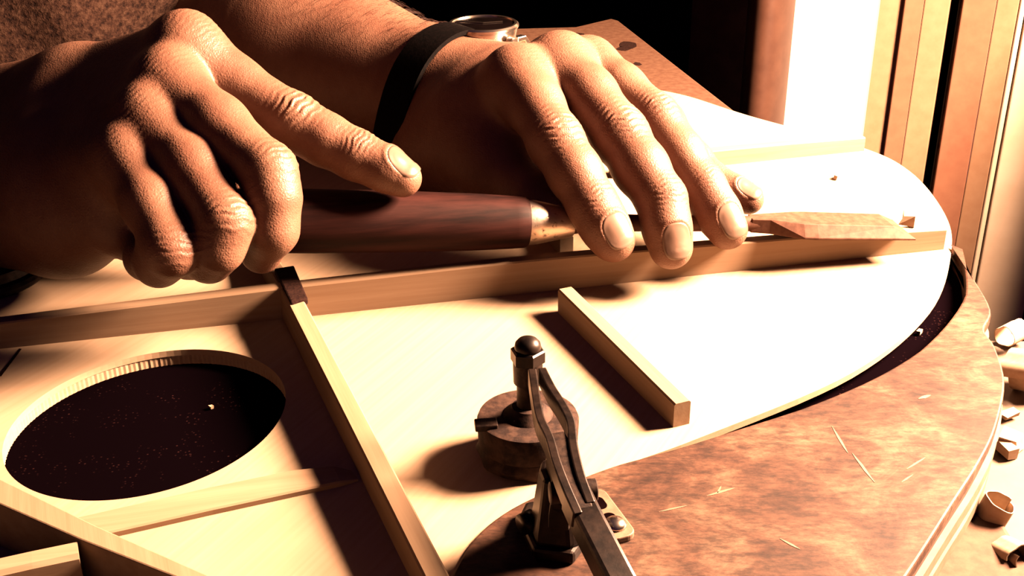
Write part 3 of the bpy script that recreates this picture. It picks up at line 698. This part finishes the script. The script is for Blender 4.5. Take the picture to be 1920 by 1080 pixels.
def make_nail(H, k):
    c, t, n, wd, ln = H.nails[k]; s3 = np.cross(t, n); V = []; Fc = []; R_, T_ = 9, 28
    grid = [(0., 0.)]+[(r/R_, 2*math.pi*i/T_) for r in range(1, R_+1) for i in range(T_)]
    pts = []
    for r, a in grid:
        ca, sa = math.cos(a), math.sin(a); e = 2/2.8
        x = r*abs(ca)**e*math.copysign(1, ca)*wd; y = r*abs(sa)**e*math.copysign(1, sa)*ln
        pts.append((r, c+s3*x+t*y, y/ln))
    Q = np.array([p[1] for p in pts]); Q = Q+n*.006
    for it in range(40): Q = Q-n*np.clip(H.sdf(Q), -.002, .002)[:, None]*.7
    off = np.array([.00062-(.0006 if r > .99 and yy < .5 else .0)+(.0002 if yy > .5 else 0) for r, _, yy in pts])
    V = list(Q+n*off[:, None]); nb_ = len(V)
    for i in range(T_): Fc.append((0, 1+i, 1+(i+1) % T_))
    for r in range(R_-1):
        for i in range(T_): Fc.append((1+r*T_+i, 1+(r+1)*T_+i, 1+(r+1)*T_+(i+1) % T_, 1+r*T_+(i+1) % T_))
    low = [V[1+(R_-1)*T_+i]-n*.0012 for i in range(T_)]; V += low
    for i in range(T_): Fc.append((1+(R_-1)*T_+i, nb_+i, nb_+(i+1) % T_, 1+(R_-1)*T_+(i+1) % T_))
    add('fingernail', V, Fc, M_NAIL, body, True)
for k in range(len(NH.nails)): make_nail(NH, k)
for k in range(len(FH.nails)): make_nail(FH, k)

# short hairs on the back of the far wrist
hv = []; hf = []
NHR = 520
ax3 = nrm(W(838, 186, .594)-W(560, 96, .665)); h1 = nrm(np.cross(A(0, 0, 1), ax3)); h2 = np.cross(ax3, h1)
if h2[2] < 0: h2 = -h2
t0 = np.random.uniform(.15, 1., NHR)[:, None]; an = np.random.uniform(.35, 2.3, NHR)[:, None]
ctr = W(560, 96, .665)*(1-t0)+W(838, 186, .594)*t0; dd = h1*np.cos(an)+h2*np.sin(an)
lo_ = np.full(NHR, .005); hi_ = np.full(NHR, .08)
for it in range(12):
    mid = (lo_+hi_)/2; ins = FH.sdf(ctr+dd*mid[:, None]) < 0
    lo_ = np.where(ins, mid, lo_); hi_ = np.where(ins, hi_, mid)
for p, d_ in zip(ctr+dd*lo_[:, None], dd):
    g1 = nrm(ax3*random.uniform(.3, 1)+np.cross(ax3, d_)*random.uniform(-1., .3)); L_ = random.uniform(.004, .009)
    q = [p, p+g1*L_*.5+d_*L_*.22, p+g1*L_+d_*L_*.12]; sd = nrm(np.cross(g1, d_))*.00007; b_ = len(hv)
    for i_, u in enumerate(q):
        f_ = (1, .8, .1)[i_]; hv += [u-sd*f_, u+sd*f_, u+d_*.00011*f_]
    for i_ in range(2):
        for e_ in range(3): hf.append((b_+3*i_+e_, b_+3*i_+(e_+1) % 3, b_+3*i_+3+(e_+1) % 3, b_+3*i_+3+e_))
M_HAIR = speck('dark_arm_hair', (.05, .02, .015), (.09, .04, .03), 100, .5, bs=0, k=2.)
tag(add('arm_hair', hv, hf, M_HAIR, body, True), kind='stuff')
# sweater over the trunk and upper arms
def sd_sweater(Q):
    Q = Q.astype(np.float32)
    d = rc(Q, TRd, TR0, .098, .102); d = smin(d, rc(Q, TR0, TRu, .102, .12), .03)
    d = smin(d, rc(Q, elN+(shN-elN)*.12, shN, .055, .068), .03); d = smin(d, rc(Q, elF+(shF-elF)*.1, shF, .056, .068), .03)
    f = .006*np.sin((Q[:, 2]*.8-Q[:, 0]*.55+.3*Q[:, 1])*95+2.2*np.sin(Q[:, 0]*22))
    f += .002*np.sin((Q[:, 2]*.6+Q[:, 0]*.9)*140+1.5*np.sin(Q[:, 2]*31))
    return d+f*.8
vS, qS = polygonize(sd_sweater, A(-.60, -.16, -.36), A(.06, .55, .58), .004)
sw = fast_mesh('sweater', vS, qS, M_KNIT, body, orgP); sw['label'] = 'brown wool sweater'

# ------------------------------------------------------------------ wrist watch
WA = nrm(W(838, 186, .594)-W(560, 96, .665))
wh = nrm(np.cross(A(0, 0, 1), WA)); wu = nrm(np.cross(WA, wh)); wu = wu if wu[2] > 0 else -wu
face = W(906, 47, .588)
wc = W(838, 186, .594); wc = wc+WA*((face-wc)@WA-.004)
watch = thing('wrist_watch', 'round steel wrist watch with black strap above the far hand', 'watch', face-A(0, 0, .012))
Zu = A(0, 0, 1.)
rw = 67*.588/F
case = add('watch_case', *lathe(face-Zu*.0105, Zu, [(0, rw*.72), (.0012, rw*.88), (.006, rw*.93), (.0085, rw*.96), (.0105, rw*.94)], 64, (1, 0, 0)), M_CHROME, watch, True, angle=35)
add('bezel', *lathe(face-Zu*.0008, Zu, [(0, rw*.95), (.0003, rw*1.0), (.0014, rw*1.0), (.0022, rw*.95), (.0022, rw*.88), (.0008, rw*.86)], 64, (1, 0, 0)), M_CHROME, case, True, angle=35)
M_DIAL = speck('black_watch_dial', (.006, .004, .004), (.010, .006, .006), 60, .12, bs=0, spec=.6)
add('dial', *lathe(face-Zu*.0002, Zu, [(0, rw*.87), (.0010, rw*.87), (.0011, rw*.8)], 64, (1, 0, 0)), M_DIAL, case, True, angle=35)
for L_, a in ((.010, .25), (.014, 2.9)):
    d = A(math.cos(a), math.sin(a), 0); sd_ = A(-d[1], d[0], 0)
    add('watch_hand', *boxf(face+Zu*.0011-sd_*.0004, d*L_, sd_*.0008, Zu*.0003), M_CHROME, case)
LD = nrm(A(*(WA[:2]), 0)); LS = A(-LD[1], LD[0], 0)
for sx in (-1, 1):
    for sy in (-1, 1):
        b = face-Zu*.0085+LS*sx*rw*.93+LD*sy*rw*.50
        add('lug', *sweep([b-LS*sx*.003, b+LS*sx*.003, b+LS*sx*.006-Zu*.004], rect(.003, .004), LD), M_CHROME, watch, bevel=.0006)
add('crown', *lathe(face-Zu*.0055+LD*rw*.92, LD, [(0, .0018), (.002, .0026), (.0045, .0026), (.005, .0021)], 14), M_CHROME, watch, True, angle=40)
# strap: a closed band round the wrist
band = []
NB = 64; c3 = wc
V = []; Fc = []
ra_, rb_ = .0310, .0290
an = 2*math.pi*np.arange(NB)/NB; dd = wh*np.cos(an)[:, None]+wu*np.sin(an)[:, None]
lo_ = np.full(NB, .005); hi_ = np.full(NB, .06)
for it in range(20):
    mid = (lo_+hi_)/2; ins = FH.sdf(c3+dd*mid[:, None]) < 0
    lo_ = np.where(ins, mid, lo_); hi_ = np.where(ins, hi_, mid)
band = lo_
band = np.array([np.mean([band[(i+k) % NB] for k in (-2, -1, 0, 1, 2)]) for i in range(NB)])
for i in range(NB):
    a = 2*math.pi*i/NB; d = wh*math.cos(a)+wu*math.sin(a)
    for (x, r) in ((-.0095, .0004), (-.0095, .0026), (.0095, .0026), (.0095, .0004)): V.append(c3+WA*x+d*(band[i]+r))
for i in range(NB):
    k2 = (i+1) % NB
    for k in range(4): Fc.append((4*i+k, 4*i+(k+1) % 4, 4*k2+(k+1) % 4, 4*k2+k))
add('strap', V, Fc, M_BLACKLEATHER, watch, True, angle=40)

# ------------------------------------------------------------------ shavings and chips
def curl(name, c, r0_, turns, wdt, axis, label, group, th=.00035, grow_=.25):
    t, s1, u1 = frame(axis, (0, 0, 1) if abs(nrm(axis)[2]) < .9 else (1, 0, 0)); V = []; Fc = []; n = int(26*turns)
    for i in range(n+1):
        a = 2*math.pi*turns*i/n; r = r0_*(1-grow_*i/n)*(1+.10*math.sin(2.3*a+c[0]*400)+.05*math.sin(5.1*a))
        for dr in (0, -th):
            for h in (-wdt/2, wdt/2): V.append(c+t*(h+wdt*.25*i/n)+s1*math.cos(a)*(r+dr)+u1*math.sin(a)*(r+dr))
    for i in range(n):
        b = 4*i
        for (p_, q_) in ((0, 1), (1, 3), (3, 2), (2, 0)): Fc.append((b+p_, b+q_, b+4+q_, b+4+p_))
    Fc += [(0, 1, 3, 2), (4*n, 4*n+2, 4*n+3, 4*n+1)]
    o = add(name, V, Fc, M_SHAV, None, True, angle=40); return tag(o, label, 'shaving', group)
ZS = ZB-.006
G1 = 'wood shavings on the window sill'
curl('wood_shaving', A(*P(1852, 992, ZS)[:2], ZS+.0058), .0062, 1.25, .011, A(.25, -.1, 1), 'upright curled shaving beside the lower rim of the mould', G1, grow_=.45)
curl('wood_shaving', A(*P(1893, 1062, ZS)[:2], ZS+.0052), .0052, 1.1, .010, A(.2, -.9, .35), 'curled shaving at the lowest right corner of picture', G1)
curl('wood_shaving', A(*P(1916, 730, ZS)[:2], ZS+.009), .0090, 1.2, .014, A(.5, -.6, .2), 'large open curled shaving at the right edge', G1)
curl('wood_shaving', A(*P(1890, 650, ZS)[:2], ZS+.006), .0060, 1.1, .010, A(.8, .5, .1), 'small rolled shaving highest up beside the mould', G1)
def chip(c, s, label, m=M_SHAV, rz=.5, group='wood chips', name='wood_chip'):
    bmv = []
    d = A(math.cos(rz), math.sin(rz), .15); d = nrm(d); e_ = nrm(np.cross(A(0, 0, 1), d)); u = np.cross(d, e_)
    V, Fc = boxf(c-d*s[0]/2-e_*s[1]/2, d*s[0], e_*s[1], u*s[2]); V = [A(*v) for v in V]
    V = [v+A(*(np.random.rand(3)-.5))*min(s)*.5 for v in V]
    zmin = min(v[2] for v in V); V = [v+A(0, 0, c[2]-zmin) for v in V]
    return tag(add(name, V, Fc, m), label, 'chip', group)
chip(A(*P(1895, 842, ZS)[:2], ZS+.0002), (.008, .006, .006), 'blocky chip on the sill between two curled shavings', rz=.9)
chip(A(*P(1885, 856, ZS)[:2], ZS+.0002), (.006, .004, .004), 'small dark-sided chip lying against the blocky chip on sill', rz=2.)
chip(A(*P(1892, 785, ZS)[:2], ZS+.0002), (.007, .004, .003), 'flat chip on the sill below the large open shaving', rz=.3)
chip(A(*P(1806, 1055, ZS)[:2], ZS+.0002), (.0016, .0014, .001), 'tiny crumb of wood alone on the sill', rz=.3)
chip(A(*P(1570, 336, 0)[:2], .0002), (.0045, .0022, .002), 'small chip alone on the blown bright part of guitar top', rz=.8)
chip(W(1702, 424, .531), (.006, .005, .005), 'fresh chip lifted by the tip of the chisel blade', rz=2.6)
chip(A(*P(1724, 626, -.0062)[:2], -.0064), (.002, .0014, .0014), 'tiny chip in the dark gap between top and mould', rz=.8)
chip(A(*P(397, 766, -.0064)[:2], -.0064), (.0013, .0013, .0012), 'bright speck of wood on dark mat inside the sound hole', rz=.8)
